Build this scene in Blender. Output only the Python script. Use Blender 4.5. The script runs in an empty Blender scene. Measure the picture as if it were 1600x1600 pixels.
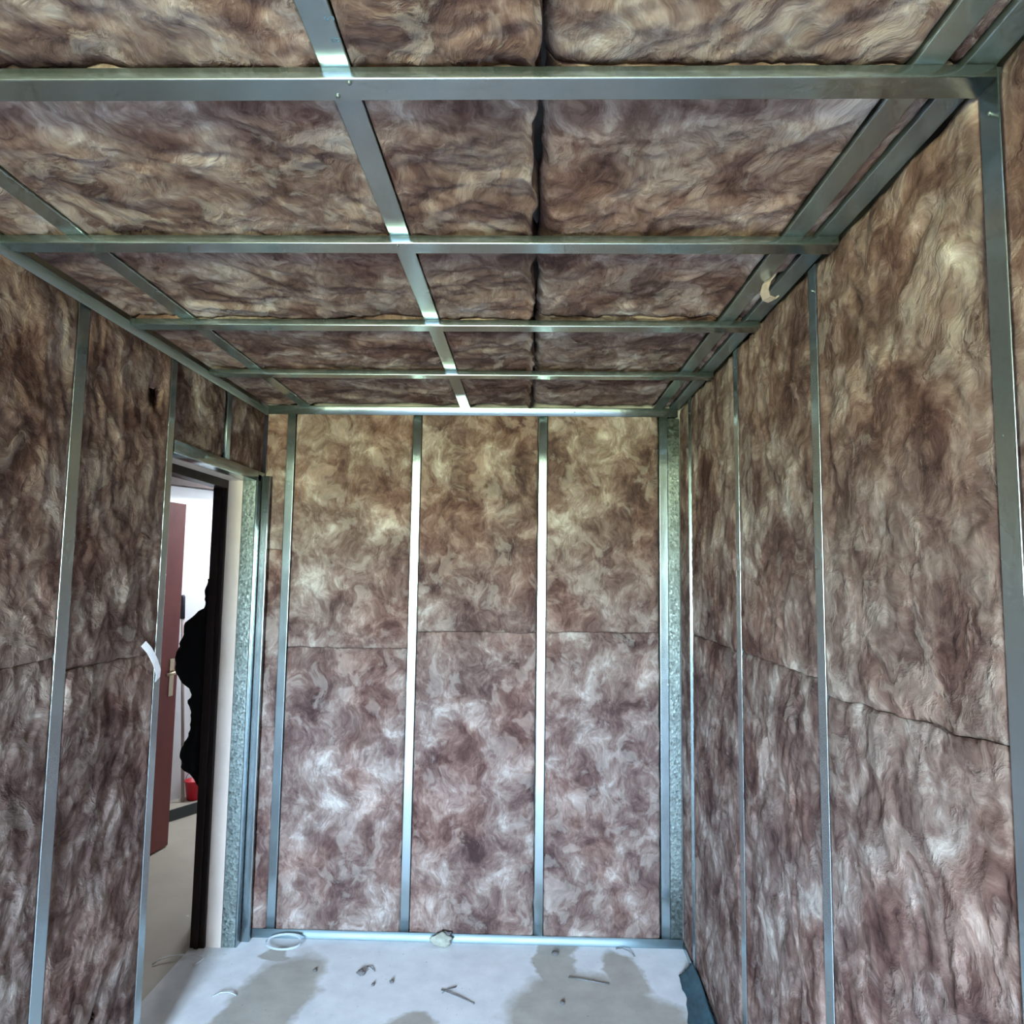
import bpy, bmesh, math, random
import numpy as np
from mathutils import Vector, Matrix

random.seed(7)
sc = bpy.context.scene
COL = sc.collection
PI = math.pi

# ------------------------------------------------------------------ camera
F_PX, YAW, PITCH, ROLL, EYE = 1082.75, 0.0248, 0.088, 0.0139, 1.6461
fw = Vector((-math.sin(YAW) * math.cos(PITCH), math.cos(YAW) * math.cos(PITCH), math.sin(PITCH)))
rt = fw.cross(Vector((0, 0, 1))).normalized()
up = rt.cross(fw)
rt2 = rt * math.cos(ROLL) + up * math.sin(ROLL)
up2 = -rt * math.sin(ROLL) + up * math.cos(ROLL)
cam_data = bpy.data.cameras.new('camera')
cam_data.sensor_width = 36.0
cam_data.sensor_fit = 'HORIZONTAL'
cam_data.lens = F_PX / 1600.0 * 36.0
cam_data.clip_start = 0.02
cam = bpy.data.objects.new('camera', cam_data)
COL.objects.link(cam)
m3 = Matrix((rt2, up2, -fw)).transposed()
cam.matrix_world = Matrix.Translation((0, 0, EYE)) @ m3.to_4x4()
sc.camera = cam

# ------------------------------------------------------------------ world: pale sky over green ground, seen by the room through its window
SKY_COL, GROUND_COL = (0.59, 0.80, 1.05), (0.68, 0.76, 0.46)
SKY_S, GROUND_S = 48.0, 31.0
world = bpy.data.worlds.new('sky')
sc.world = world
world.use_nodes = True
wn, wl = world.node_tree.nodes, world.node_tree.links
wn.clear()
w_out = wn.new('ShaderNodeOutputWorld')
w_bg = wn.new('ShaderNodeBackground')
w_tc = wn.new('ShaderNodeTexCoord')
w_sep = wn.new('ShaderNodeSeparateXYZ')
w_ramp = wn.new('ShaderNodeValToRGB')
w_map = wn.new('ShaderNodeMapRange')
w_map.inputs['From Min'].default_value = -1.0
w_map.inputs['From Max'].default_value = 1.0
wl.new(w_tc.outputs['Generated'], w_sep.inputs[0])
wl.new(w_sep.outputs['Z'], w_map.inputs['Value'])
wl.new(w_map.outputs[0], w_ramp.inputs[0])
e = w_ramp.color_ramp.elements
e[0].position, e[0].color = 0.485, tuple(c * GROUND_S / SKY_S for c in GROUND_COL) + (1,)
e[1].position, e[1].color = 0.53, SKY_COL + (1,)
wl.new(w_ramp.outputs[0], w_bg.inputs[0])
w_bg.inputs[1].default_value = SKY_S
wl.new(w_bg.outputs[0], w_out.inputs[0])

WIN = (-1.22, -0.35, 1.00, 2.10)      # window opening of the wall behind the camera: x0, x1, z0, z1
Y_FRONT = -2.60


def area_light(name, loc, rot, sx, sy, power, color, portal=False):
    l = bpy.data.lights.new(name, 'AREA')
    l.shape = 'RECTANGLE'
    l.size, l.size_y = sx, sy
    l.energy, l.color = power, color
    if portal:
        l.cycles.is_portal = True
    o = bpy.data.objects.new(name, l)
    o.location, o.rotation_euler = loc, rot
    COL.objects.link(o)
    return o


area_light('window_portal', ((WIN[0] + WIN[1]) / 2, Y_FRONT - 0.02, (WIN[2] + WIN[3]) / 2), (PI / 2, 0, 0),
           WIN[1] - WIN[0], WIN[3] - WIN[2], 1.0, (1, 1, 1), portal=True)
area_light('hallway_lamp', (-1.86, 4.95, 2.50), (0.0, 0, 0), 0.3, 0.3, 4.9, (0.90, 0.95, 1.0))

sc.view_settings.view_transform = 'Standard'
sc.view_settings.look = 'None'
sc.view_settings.gamma = 1.0
sc.view_settings.use_curve_mapping = False
sc.view_settings.exposure = 2.55
sc.cycles.max_bounces = 7
sc.cycles.diffuse_bounces = 4
sc.cycles.glossy_bounces = 4
sc.cycles.use_adaptive_sampling = True
sc.cycles.adaptive_threshold = 0.04
sc.cycles.adaptive_min_samples = 12
sc.cycles.caustics_reflective = True
sc.cycles.sample_clamp_indirect = 6.0
sc.cycles.use_denoising = True

# ------------------------------------------------------------------ dimensions of the room
XL, XR, YB, H = -1.259, 0.704, 3.24, 2.406      # stud faces; H is the underside of the cross channels
Z_RUN = 2.426                                    # underside of the long runners
MEMBER_Y = [1.005, 1.544, 2.082, 2.621]
Y_NEAR = 0.334                                   # where the separate batts start


# ------------------------------------------------------------------ helpers
def tag(o, label=None, cat=None, group=None, kind=None):
    if label:
        o['label'] = label
    if cat:
        o['category'] = cat
    if group:
        o['group'] = group
    if kind:
        o['kind'] = kind
    return o


def link_mesh(name, me, mat, parent=None, loc=(0, 0, 0)):
    o = bpy.data.objects.new(name, me)
    if mat:
        me.materials.append(mat)
    o.location = loc
    if parent is not None:
        o.parent = parent
    COL.objects.link(o)
    return o


def mesh_from(name, verts, faces, smooth=False):
    me = bpy.data.meshes.new(name)
    me.from_pydata([tuple(v) for v in verts], [], faces)
    if smooth:
        me.polygons.foreach_set('use_smooth', [True] * len(me.polygons))
    me.update()
    return me


def fix_normals(me):
    bm = bmesh.new()
    bm.from_mesh(me)
    bmesh.ops.recalc_face_normals(bm, faces=bm.faces)
    bm.to_mesh(me)
    bm.free()
    return me


def boxes_obj(name, boxes, mat, parent=None, bevel=0.0, loc=(0, 0, 0)):
    bm = bmesh.new()
    for (x0, x1, y0, y1, z0, z1) in boxes:
        r = bmesh.ops.create_cube(bm, size=1.0)
        for v in r['verts']:
            v.co = Vector((x0 + (v.co.x + .5) * (x1 - x0), y0 + (v.co.y + .5) * (y1 - y0), z0 + (v.co.z + .5) * (z1 - z0))) - Vector(loc)
    if bevel > 0:
        bmesh.ops.bevel(bm, geom=list(bm.edges), offset=bevel, segments=2, affect='EDGES', profile=0.6)
    me = bpy.data.meshes.new(name)
    bm.to_mesh(me)
    bm.free()
    return link_mesh(name, me, mat, parent, loc)


def empty(name, loc):
    o = bpy.data.objects.new(name, None)
    o.location = loc
    o.empty_display_size = 0.05
    COL.objects.link(o)
    return o


def rounded(pts, r, seg=4):
    """open polyline of right-angle bends -> polyline with small arcs and a holding point on each side"""
    out = [Vector(pts[0])]
    for i in range(1, len(pts) - 1):
        a, b, c = Vector(pts[i - 1]), Vector(pts[i]), Vector(pts[i + 1])
        d0, d1 = (a - b).normalized(), (c - b).normalized()
        hold = 0.0008
        out.append(b + d0 * (r + hold))
        ctr = b + (d0 + d1) * r
        for k in range(seg + 1):
            t = k / seg * PI / 2
            out.append(ctr - d1 * r * math.cos(t) - d0 * r * math.sin(t))
        out.append(b + d1 * (r + hold))
    out.append(Vector(pts[-1]))
    return out


def channel(name, pts, origin, ax_u, ax_n, ax_l, length, mat, parent=None, r=0.0018, th=0.0009, rel=None):
    """bent sheet-steel profile: pts are (u, n) of an open polyline, swept along ax_l"""
    P = rounded([Vector((p[0], p[1])) for p in pts], r)
    n = len(P)
    off = []
    for i in range(n):
        d = (P[min(i + 1, n - 1)] - P[max(i - 1, 0)]).normalized()
        off.append(P[i] + Vector((-d.y, d.x)) * th)
    ax_u, ax_n, ax_l, origin = Vector(ax_u), Vector(ax_n), Vector(ax_l), Vector(origin)
    base = rel if rel is not None else origin
    verts, faces = [], []
    nl = max(2, int(length / 0.25) + 1)
    for k in range(nl):
        l = length * k / (nl - 1)
        for q in P + off:
            verts.append(origin + ax_u * q.x + ax_n * q.y + ax_l * l - base)
    m = 2 * n
    for k in range(nl - 1):
        a, b = k * m, (k + 1) * m
        for i in range(n - 1):
            faces.append((a + i, a + i + 1, b + i + 1, b + i))
            faces.append((a + n + i + 1, a + n + i, b + n + i, b + n + i + 1))
        faces.append((a, b, b + n, a + n))
        faces.append((a + n - 1, a + m - 1, b + m - 1, b + n - 1))
    for k in (0, nl - 1):
        a = k * m
        for i in range(n - 1):
            f = (a + i, a + n + i, a + n + i + 1, a + i + 1)
            faces.append(f if k == 0 else f[::-1])
    me = fix_normals(mesh_from(name, verts, faces, True))
    o = link_mesh(name, me, mat, parent, base if parent is None else (0, 0, 0))
    return o


# ------------------------------------------------------------------ numpy gradient noise
_rng = np.random.RandomState(11)
_perm = np.concatenate([_rng.permutation(512)] * 3)
_ang = _rng.rand(512) * 2 * np.pi
_gx, _gy = np.cos(_ang), np.sin(_ang)


def pn(x, y):
    xi, yi = np.floor(x).astype(int), np.floor(y).astype(int)
    xf, yf = x - xi, y - yi
    u, v = xf ** 3 * (xf * (xf * 6 - 15) + 10), yf ** 3 * (yf * (yf * 6 - 15) + 10)

    def g(ix, iy, dx, dy):
        h = _perm[(_perm[ix & 511] + iy) & 511]
        return _gx[h] * dx + _gy[h] * dy
    a, b = g(xi, yi, xf, yf), g(xi + 1, yi, xf - 1, yf)
    c, d = g(xi, yi + 1, xf, yf - 1), g(xi + 1, yi + 1, xf - 1, yf - 1)
    return (a + u * (b - a)) * (1 - v) + (c + u * (d - c)) * v


def fbm(x, y, octv=3, gain=0.5):
    s, a = 0, 1.0
    for k in range(octv):
        s = s + a * pn(x * 2 ** k + 17.3 * k, y * 2 ** k + 31.7 * k)
        a *= gain
    return s


def sstep(t):
    t = np.clip(t, 0, 1)
    return t * t * (3 - 2 * t)


# ------------------------------------------------------------------ materials
def new_mat(name):
    m = bpy.data.materials.new(name)
    m.use_nodes = True
    nt = m.node_tree
    b = nt.nodes['Principled BSDF']
    return m, nt.nodes, nt.links, b


def node(N, typ, **kw):
    n = N.new(typ)
    for k, v in kw.items():
        if k in n.inputs:
            n.inputs[k].default_value = v
        else:
            setattr(n, k, v)
    return n


def ramp(N, stops, interp='LINEAR'):
    r = N.new('ShaderNodeValToRGB')
    r.color_ramp.interpolation = interp
    els = r.color_ramp.elements
    while len(els) < len(stops):
        els.new(0.5)
    for el, (p, c) in zip(els, stops):
        el.position = p
        el.color = tuple(c) + ((1,) if len(c) == 3 else ())
    return r


def mixc(N, L, fac, a, b, blend='MIX'):
    m = N.new('ShaderNodeMix')
    m.data_type = 'RGBA'
    m.blend_type = blend
    for inp, v in ((m.inputs[0], fac), (m.inputs[6], a), (m.inputs[7], b)):
        if hasattr(v, 'is_output') or isinstance(v, bpy.types.NodeSocket):
            L.new(v, inp)
        elif isinstance(v, (int, float)):
            inp.default_value = v
        else:
            inp.default_value = tuple(v) + ((1,) if len(v) == 3 else ())
    return m.outputs[2]


def vmath(N, L, op, a, b):
    v = N.new('ShaderNodeVectorMath')
    v.operation = op
    for inp, s in ((v.inputs[0], a), (v.inputs[1], b)):
        if isinstance(s, bpy.types.NodeSocket):
            L.new(s, inp)
        else:
            inp.default_value = s
    return v.outputs[0]


def fmath(N, L, op, a, b=0.0):
    v = N.new('ShaderNodeMath')
    v.operation = op
    for inp, s in ((v.inputs[0], a), (v.inputs[1], b)):
        if isinstance(s, bpy.types.NodeSocket):
            L.new(s, inp)
        else:
            inp.default_value = s
    return v.outputs[0]


def mat_wool():
    m, N, L, b = new_mat('mineral_wool')
    tc = N.new('ShaderNodeTexCoord')
    oi = N.new('ShaderNodeObjectInfo')
    offs = N.new('ShaderNodeVectorMath')
    offs.operation = 'SCALE'
    offs.inputs[0].default_value = (37.0, 21.0, 53.0)
    L.new(oi.outputs['Random'], offs.inputs['Scale'])
    p0 = vmath(N, L, 'ADD', tc.outputs['Object'], offs.outputs[0])
    wn_ = node(N, 'ShaderNodeTexNoise', Scale=6.0, Detail=2.0, Roughness=0.5)
    L.new(p0, wn_.inputs['Vector'])
    cen = vmath(N, L, 'SUBTRACT', wn_.outputs['Color'], (0.5, 0.5, 0.5))
    wsc = N.new('ShaderNodeVectorMath')
    wsc.operation = 'SCALE'
    wsc.inputs['Scale'].default_value = 0.17
    L.new(cen, wsc.inputs[0])
    p = vmath(N, L, 'ADD', p0, wsc.outputs[0])
    # broad mottling, then overlapping tufts: each rises slowly to a pale rim and drops off sharply
    n1 = node(N, 'ShaderNodeTexNoise', Scale=5.5, Detail=6.0, Roughness=0.60)
    L.new(p, n1.inputs['Vector'])
    n2 = node(N, 'ShaderNodeTexNoise', Scale=12.0, Detail=6.0, Roughness=0.62)
    L.new(p, n2.inputs['Vector'])
    saw = fmath(N, L, 'FRACT', fmath(N, L, 'MULTIPLY', n2.outputs[0], 2.6))
    sr = ramp(N, [(0.0, (0, 0, 0)), (0.84, (1, 1, 1)), (1.0, (0.1, 0.1, 0.1))])
    L.new(saw, sr.inputs[0])
    # short fibres combed one way
    mp = N.new('ShaderNodeMapping')
    mp.inputs['Rotation'].default_value = (0.7, 0.5, 0.9)
    mp.inputs['Scale'].default_value = (1.0, 0.28, 0.45)
    L.new(p, mp.inputs['Vector'])
    f = node(N, 'ShaderNodeTexNoise', Scale=75.0, Detail=3.0, Roughness=0.7)
    L.new(mp.outputs[0], f.inputs['Vector'])
    s = fmath(N, L, 'MULTIPLY', n1.outputs[0], 0.70)
    s = fmath(N, L, 'ADD', s, fmath(N, L, 'MULTIPLY', sr.outputs[0], 0.060))
    s = fmath(N, L, 'ADD', s, fmath(N, L, 'MULTIPLY', f.outputs[0], 0.21))
    s = fmath(N, L, 'ADD', s, fmath(N, L, 'MULTIPLY', n2.outputs[0], 0.18))
    r = ramp(N, [(0.41, (0.050, 0.029, 0.027)), (0.495, (0.107, 0.066, 0.058)), (0.565, (0.172, 0.118, 0.100)),
                 (0.635, (0.250, 0.192, 0.166)), (0.71, (0.40, 0.35, 0.31)), (0.80, (0.58, 0.54, 0.49))])
    L.new(s, r.inputs[0])
    # pale and dark tufts with ragged, fairly sharp rims
    mt = N.new('ShaderNodeMapping')
    mt.inputs['Rotation'].default_value = (0.5, 0.8, 0.4)
    mt.inputs['Scale'].default_value = (1.0, 0.62, 0.8)
    L.new(p, mt.inputs['Vector'])
    t1 = node(N, 'ShaderNodeTexNoise', Scale=11.0, Detail=6.0, Roughness=0.6)
    L.new(mt.outputs[0], t1.inputs['Vector'])
    tl = ramp(N, [(0.54, (0, 0, 0)), (0.60, (1, 1, 1))])
    td = ramp(N, [(0.36, (1, 1, 1)), (0.43, (0, 0, 0))])
    L.new(t1.outputs[0], tl.inputs[0])
    L.new(t1.outputs[0], td.inputs[0])
    base_c = mixc(N, L, fmath(N, L, 'MULTIPLY', tl.outputs[0], 0.27), r.outputs[0], (0.46, 0.41, 0.36))
    base_c = mixc(N, L, fmath(N, L, 'MULTIPLY', td.outputs[0], 0.36), base_c, (0.060, 0.036, 0.032))
    # rusty resin-rich areas
    n4 = node(N, 'ShaderNodeTexNoise', Scale=2.6, Detail=3.0, Roughness=0.55)
    L.new(vmath(N, L, 'ADD', p, (9.1, 3.3, 5.2)), n4.inputs['Vector'])
    rm = ramp(N, [(0.48, (0, 0, 0)), (0.62, (1, 1, 1))])
    L.new(n4.outputs[0], rm.inputs[0])
    col = mixc(N, L, fmath(N, L, 'MULTIPLY', rm.outputs[0], 0.48), base_c, (0.94, 0.68, 0.60), 'MULTIPLY')
    L.new(col, b.inputs['Base Color'])
    b.inputs['Roughness'].default_value = 0.95
    b.inputs['Specular IOR Level'].default_value = 0.1
    hsum = fmath(N, L, 'ADD', fmath(N, L, 'MULTIPLY', sr.outputs[0], 0.25), fmath(N, L, 'MULTIPLY', f.outputs[0], 0.45))
    hsum = fmath(N, L, 'ADD', hsum, fmath(N, L, 'MULTIPLY', tl.outputs[0], 0.25))
    bp = node(N, 'ShaderNodeBump', Strength=0.65, Distance=0.010)
    L.new(hsum, bp.inputs['Height'])
    L.new(bp.outputs[0], b.inputs['Normal'])
    return m


def mat_steel(name, base=(0.48, 0.585, 0.62), rough=0.26, spangle=False):
    m, N, L, b = new_mat(name)
    tc = N.new('ShaderNodeTexCoord')
    n = node(N, 'ShaderNodeTexNoise', Scale=5.0, Detail=2.0, Roughness=0.5)
    L.new(tc.outputs['Object'], n.inputs['Vector'])
    b.inputs['Metallic'].default_value = 0.92
    if spangle:
        vo = node(N, 'ShaderNodeTexVoronoi', Scale=95.0)
        L.new(tc.outputs['Object'], vo.inputs['Vector'])
        sr = ramp(N, [(0.0, tuple(c * 0.6 for c in base)), (1.0, tuple(min(1, c * 1.2) for c in base))])
        sepc = N.new('ShaderNodeSeparateColor')
        L.new(vo.outputs['Color'], sepc.inputs[0])
        L.new(sepc.outputs[0], sr.inputs[0])
        L.new(sr.outputs[0], b.inputs['Base Color'])
        rr = ramp(N, [(0.0, (rough * .8,) * 3), (1.0, (min(1, rough * 1.4),) * 3)])
        L.new(sepc.outputs[1], rr.inputs[0])
        L.new(rr.outputs[0], b.inputs['Roughness'])
        bp = node(N, 'ShaderNodeBump', Strength=0.3, Distance=0.003)
        L.new(vo.outputs['Distance'], bp.inputs['Height'])
        L.new(bp.outputs[0], b.inputs['Normal'])
    else:
        sr = ramp(N, [(0.0, tuple(c * 0.8 for c in base)), (1.0, tuple(min(1, c * 1.06) for c in base))])
        L.new(n.outputs[0], sr.inputs[0])
        L.new(sr.outputs[0], b.inputs['Base Color'])
        rr = ramp(N, [(0.0, (rough * .75,) * 3), (1.0, (min(1, rough * 1.2),) * 3)])
        L.new(n.outputs[0], rr.inputs[0])
        L.new(rr.outputs[0], b.inputs['Roughness'])
    return m


def mat_plain(name, col, rough=0.7, var=0.12, scale=8.0, bump=0.0, metal=0.0, spec=0.4):
    m, N, L, b = new_mat(name)
    tc = N.new('ShaderNodeTexCoord')
    n = node(N, 'ShaderNodeTexNoise', Scale=scale, Detail=5.0, Roughness=0.6)
    L.new(tc.outputs['Object'], n.inputs['Vector'])
    r = ramp(N, [(0.3, tuple(c * (1 - var) for c in col)), (0.7, tuple(min(1, c * (1 + var)) for c in col))])
    L.new(n.outputs[0], r.inputs[0])
    L.new(r.outputs[0], b.inputs['Base Color'])
    b.inputs['Roughness'].default_value = rough
    b.inputs['Metallic'].default_value = metal
    b.inputs['Specular IOR Level'].default_value = spec
    if bump:
        bp = node(N, 'ShaderNodeBump', Strength=bump, Distance=0.01)
        L.new(n.outputs[0], bp.inputs['Height'])
        L.new(bp.outputs[0], b.inputs['Normal'])
    return m


def mat_floor():
    """pale dusty screed with beige damp stains of a shape of their own"""
    m, N, L, b = new_mat('screed')
    tc = N.new('ShaderNodeTexCoord')
    wn_ = node(N, 'ShaderNodeTexNoise', Scale=5.0, Detail=4.0, Roughness=0.55)
    L.new(tc.outputs['Object'], wn_.inputs['Vector'])
    cen = vmath(N, L, 'SUBTRACT', wn_.outputs['Color'], (0.5, 0.5, 0.5))
    wsc = N.new('ShaderNodeVectorMath')
    wsc.operation = 'SCALE'
    wsc.inputs['Scale'].default_value = 0.22
    L.new(cen, wsc.inputs[0])
    p = vmath(N, L, 'ADD', tc.outputs['Object'], wsc.outputs[0])
    fac = None
    # centre x, y, half-size x, y, turn
    for (cx, cy, rx, ry, a) in STAINS:
        mp = N.new('ShaderNodeMapping')
        mp.vector_type = 'TEXTURE'
        mp.inputs['Location'].default_value = (cx, cy, 0)
        mp.inputs['Rotation'].default_value = (0, 0, a)
        mp.inputs['Scale'].default_value = (rx, ry, 1)
        L.new(p, mp.inputs['Vector'])
        ln = N.new('ShaderNodeVectorMath')
        ln.operation = 'LENGTH'
        L.new(mp.outputs[0], ln.inputs[0])
        mr = node(N, 'ShaderNodeMapRange')
        mr.inputs['From Min'].default_value = 1.08
        mr.inputs['From Max'].default_value = 0.86
        L.new(ln.outputs['Value'], mr.inputs['Value'])
        fac = mr.outputs[0] if fac is None else fmath(N, L, 'MAXIMUM', fac, mr.outputs[0])
    n = node(N, 'ShaderNodeTexNoise', Scale=9.0, Detail=6.0, Roughness=0.6)
    L.new(tc.outputs['Object'], n.inputs['Vector'])
    pale = ramp(N, [(0.3, (0.74, 0.76, 0.78)), (0.7, (0.88, 0.90, 0.92))])
    L.new(n.outputs[0], pale.inputs[0])
    damp = ramp(N, [(0.3, (0.38, 0.35, 0.30)), (0.7, (0.50, 0.47, 0.41))])
    L.new(n.outputs[0], damp.inputs[0])
    col = mixc(N, L, fmath(N, L, 'MULTIPLY', fac, 0.9), pale.outputs[0], damp.outputs[0])
    sp = node(N, 'ShaderNodeTexNoise', Scale=55.0, Detail=3.0, Roughness=0.6)
    L.new(tc.outputs['Object'], sp.inputs['Vector'])
    spr = ramp(N, [(0.66, (1, 1, 1)), (0.76, (0.62, 0.56, 0.52))])
    L.new(sp.outputs[0], spr.inputs[0])
    col = mixc(N, L, 1.0, col, spr.outputs[0], 'MULTIPLY')
    L.new(col, b.inputs['Base Color'])
    b.inputs['Roughness'].default_value = 0.75
    b.inputs['Specular IOR Level'].default_value = 0.3
    bp = node(N, 'ShaderNodeBump', Strength=0.25, Distance=0.006)
    L.new(n.outputs[0], bp.inputs['Height'])
    L.new(bp.outputs[0], b.inputs['Normal'])
    return m


STAINS = [(-0.98, 2.78, 0.16, 0.36, -0.15), (0.14, 3.10, 0.09, 0.26, 0.0), (0.22, 2.78, 0.30, 0.24, 0.1),
          (0.42, 3.02, 0.10, 0.24, 0.25), (-0.40, 2.62, 0.12, 0.12, 0.0), (0.45, 2.62, 0.22, 0.26, 0.0), (-1.06, 3.12, 0.085, 0.05, 0.0),
          (-0.30, 1.7, 0.5, 0.5, 0.4)]
WOOL = mat_wool()
STEEL = mat_steel('galvanised_steel')
STEEL_D = mat_steel('galvanised_steel_dull', base=(0.37, 0.46, 0.49), rough=0.42)
STEEL_M = mat_steel('galvanised_steel_matt', base=(0.30, 0.40, 0.43), rough=0.6)
SPANGLE = mat_steel('spangled_zinc', base=(0.25, 0.30, 0.285), rough=0.52, spangle=True)
SCREED = mat_floor()
PLASTER = mat_plain('grey_render', (0.42, 0.40, 0.38), 0.9, 0.15, 6, 0.3)
CREAM = mat_plain('cream_plaster', (0.74, 0.64, 0.56), 0.85, 0.06, 5, 0.1)
WHITE = mat_plain('white_paint', (0.80, 0.82, 0.84), 0.8, 0.03, 4)
TILE = mat_plain('beige_floor_tile', (0.50, 0.46, 0.39), 0.6, 0.08, 3)
DARKWOOD = mat_plain('dark_brown_varnish', (0.012, 0.006, 0.006), 0.4, 0.3, 12, 0.05, spec=0.25)
REDWOOD = mat_plain('red_brown_door_paint', (0.22, 0.060, 0.055), 0.5, 0.12, 6, 0.05)
CHARCOAL = mat_plain('charcoal_paint', (0.05, 0.06, 0.065), 0.6, 0.1, 8)
BLACK = mat_plain('black_cloth', (0.008, 0.008, 0.009), 0.95, 0.2, 20, 0.3, spec=0.1)
BRASS = mat_plain('aged_brass', (0.62, 0.52, 0.38), 0.38, 0.1, 20, 0, 0.6)
RED = mat_plain('red_plastic', (0.60, 0.02, 0.04), 0.4, 0.05, 8)
GREYGRIP = mat_plain('dark_grip', (0.03, 0.03, 0.05), 0.6, 0.1, 20)
WOODSTICK = mat_plain('pale_wood_stick', (0.34, 0.27, 0.26), 0.6, 0.1, 20)
SCREW = mat_plain('screw_zinc_dark', (0.18, 0.21, 0.21), 0.4, 0.1, 50, 0, 0.8)
INK = mat_plain('blue_grey_ink', (0.10, 0.17, 0.24), 0.6, 0.1, 50)
FOIL = mat_plain('white_tape', (0.75, 0.75, 0.78), 0.5, 0.06, 20)
CLEAR = mat_plain('clear_strap', (0.40, 0.46, 0.50), 0.25, 0.06, 20, spec=0.7)
GRIT = mat_plain('grey_grit', (0.16, 0.15, 0.15), 0.9, 0.25, 60, 0.4)
WIRE = mat_plain('dull_wire', (0.20, 0.21, 0.22), 0.5, 0.1, 40, 0, 0.5)
TEALBAG = mat_plain('dark_teal_sheet', (0.035, 0.085, 0.11), 0.45, 0.3, 14, 0.3)
UNLIT_DARK = mat_plain('unlit_ceiling_brown', (0.03, 0.015, 0.013), 0.6, 0.2, 10)  # dark brown that stands in for the unlit hallway ceiling

# ------------------------------------------------------------------ structure
JY0, JY1, JZ = 2.40, 3.152, 2.055           # doorway in the left wall
XS, XO = -1.325, -1.454                      # inner and outer face of the masonry behind the left framing


def struct(o):
    o['kind'] = 'structure'
    return o


struct(boxes_obj('floor', [(XO, 0.80, Y_FRONT, 3.34, -0.10, 0.0)], SCREED))
struct(boxes_obj('floor_hallway', [(-4.2, XO, 1.2, 7.0, -0.12, -0.002)], TILE))
struct(boxes_obj('wall_back', [(XO, 0.80, 3.305, 3.42, 0, 2.60)], PLASTER))
struct(boxes_obj('wall_right', [(0.775, 0.88, Y_FRONT, 3.42, 0, 2.60)], PLASTER))
struct(boxes_obj('ceiling', [(XO - 0.02, 0.88, Y_FRONT - 0.12, 3.42, 2.60, 2.70)], PLASTER))
struct(boxes_obj('wall_left', [(XO, XS, Y_FRONT, JY0, 0, 2.60), (XO, XS, JY0, JY1, JZ, 2.60), (XO, XS, JY1, 3.42, 0, 2.60)], CREAM))
struct(boxes_obj('wall_front', [(XO, WIN[0], Y_FRONT - .12, Y_FRONT, 0, 2.6), (WIN[1], 0.88, Y_FRONT - .12, Y_FRONT, 0, 2.6),
                                (WIN[0], WIN[1], Y_FRONT - .12, Y_FRONT, 0, WIN[2]), (WIN[0], WIN[1], Y_FRONT - .12, Y_FRONT, WIN[3], 2.6)], PLASTER))
# wool lining on the parts of the room behind the camera
struct(boxes_obj('wall_right_lining', [(XR + .004, 0.774, Y_FRONT, Y_NEAR - .002, 0.0, 2.43)], WOOL))
struct(boxes_obj('wall_left_lining', [(XS + .001, XL - .004, Y_FRONT, 0.72, 0.0, 2.43)], WOOL))
struct(boxes_obj('ceiling_lining', [(XL, XR, Y_FRONT, Y_NEAR - .002, 2.436, 2.50)], WOOL))

# door frame in the doorway
d1 = struct(empty('door_1', (XO, JY1, 0)))


def dchild(name, boxes, mat, bevel=0.003):
    o = boxes_obj(name, [(a - XO, b_ - XO, c - JY1, d - JY1, e0, e1) for (a, b_, c, d, e0, e1) in boxes], mat, d1, bevel)
    return o


dchild('door_frame_jamb', [(-1.456, -1.392, 3.138, 3.175, 0.0, 2.085)], DARKWOOD, 0.004)
dchild('door_frame_stop', [(-1.436, -1.416, 3.130, 3.140, 0.0, 2.02)], DARKWOOD, 0.003)
dchild('door_frame_jamb', [(-1.475, -1.392, 2.385, 2.418, 0.0, 2.085)], DARKWOOD, 0.004)
dchild('door_frame_head', [(-1.456, -1.392, 2.385, 3.175, 2.018, 2.10)], DARKWOOD, 0.004)

# hallway beyond the doorway
wa, wd = Vector((-2.283, 4.69, 0)), Vector((0.094, 0.162, 0)).normalized()
ang = math.atan2(wd.y, wd.x)


def rot_box(name, l0, l1, t0, t1, z0, z1, mat, parent=None):
    o = boxes_obj(name, [(l0, l1, t0, t1, z0, z1)], mat, parent)
    if parent is None:
        o.location = wa
        o.rotation_euler = (0, 0, ang)
    return o


hw = struct(rot_box('wall_hallway', -2.0, 1.95, 0.17, 0.29, 0.0, 2.60, WHITE))
step = struct(rot_box('step_hallway', -2.0, 1.45, 0.012, 0.17, 0.0, 0.070, TILE))
bbd = struct(rot_box('baseboard_hallway', -2.0, 1.45, 0.0, 0.012, 0.0, 0.0705, CHARCOAL))
struct(rot_box('shade_band_hallway', -2.0, 1.45, 0.07, 0.17, 2.215, 2.58, UNLIT_DARK))  # dark band added to paint in the unlit zone above the white wall
struct(boxes_obj('ceiling_hallway', [(-4.2, XO - 0.02, 1.2, 7.0, 2.60, 2.70)], UNLIT_DARK))  # ceiling's lack of light is painted in as dark brown
struct(boxes_obj('wall_hallway_side', [(-2.42, -2.30, 1.2, 3.43, 0, 2.60)], WHITE))
struct(boxes_obj('wall_hallway_light_block', [(-3.6, -2.42, 3.33, 3.43, 0, 2.60)], WHITE))  # unseen wall added to keep sky light out of the hallway
struct(boxes_obj('wall_hallway_end', [(-2.30, XO, 1.2, 1.3, 0, 2.60)], WHITE))
struct(boxes_obj('wall_hallway_outer', [(-1.56, XO + 0.1, 3.425, 7.0, 0, 2.60)], WHITE))

# ------------------------------------------------------------------ insulation batts
GRID = 0.0075


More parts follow.
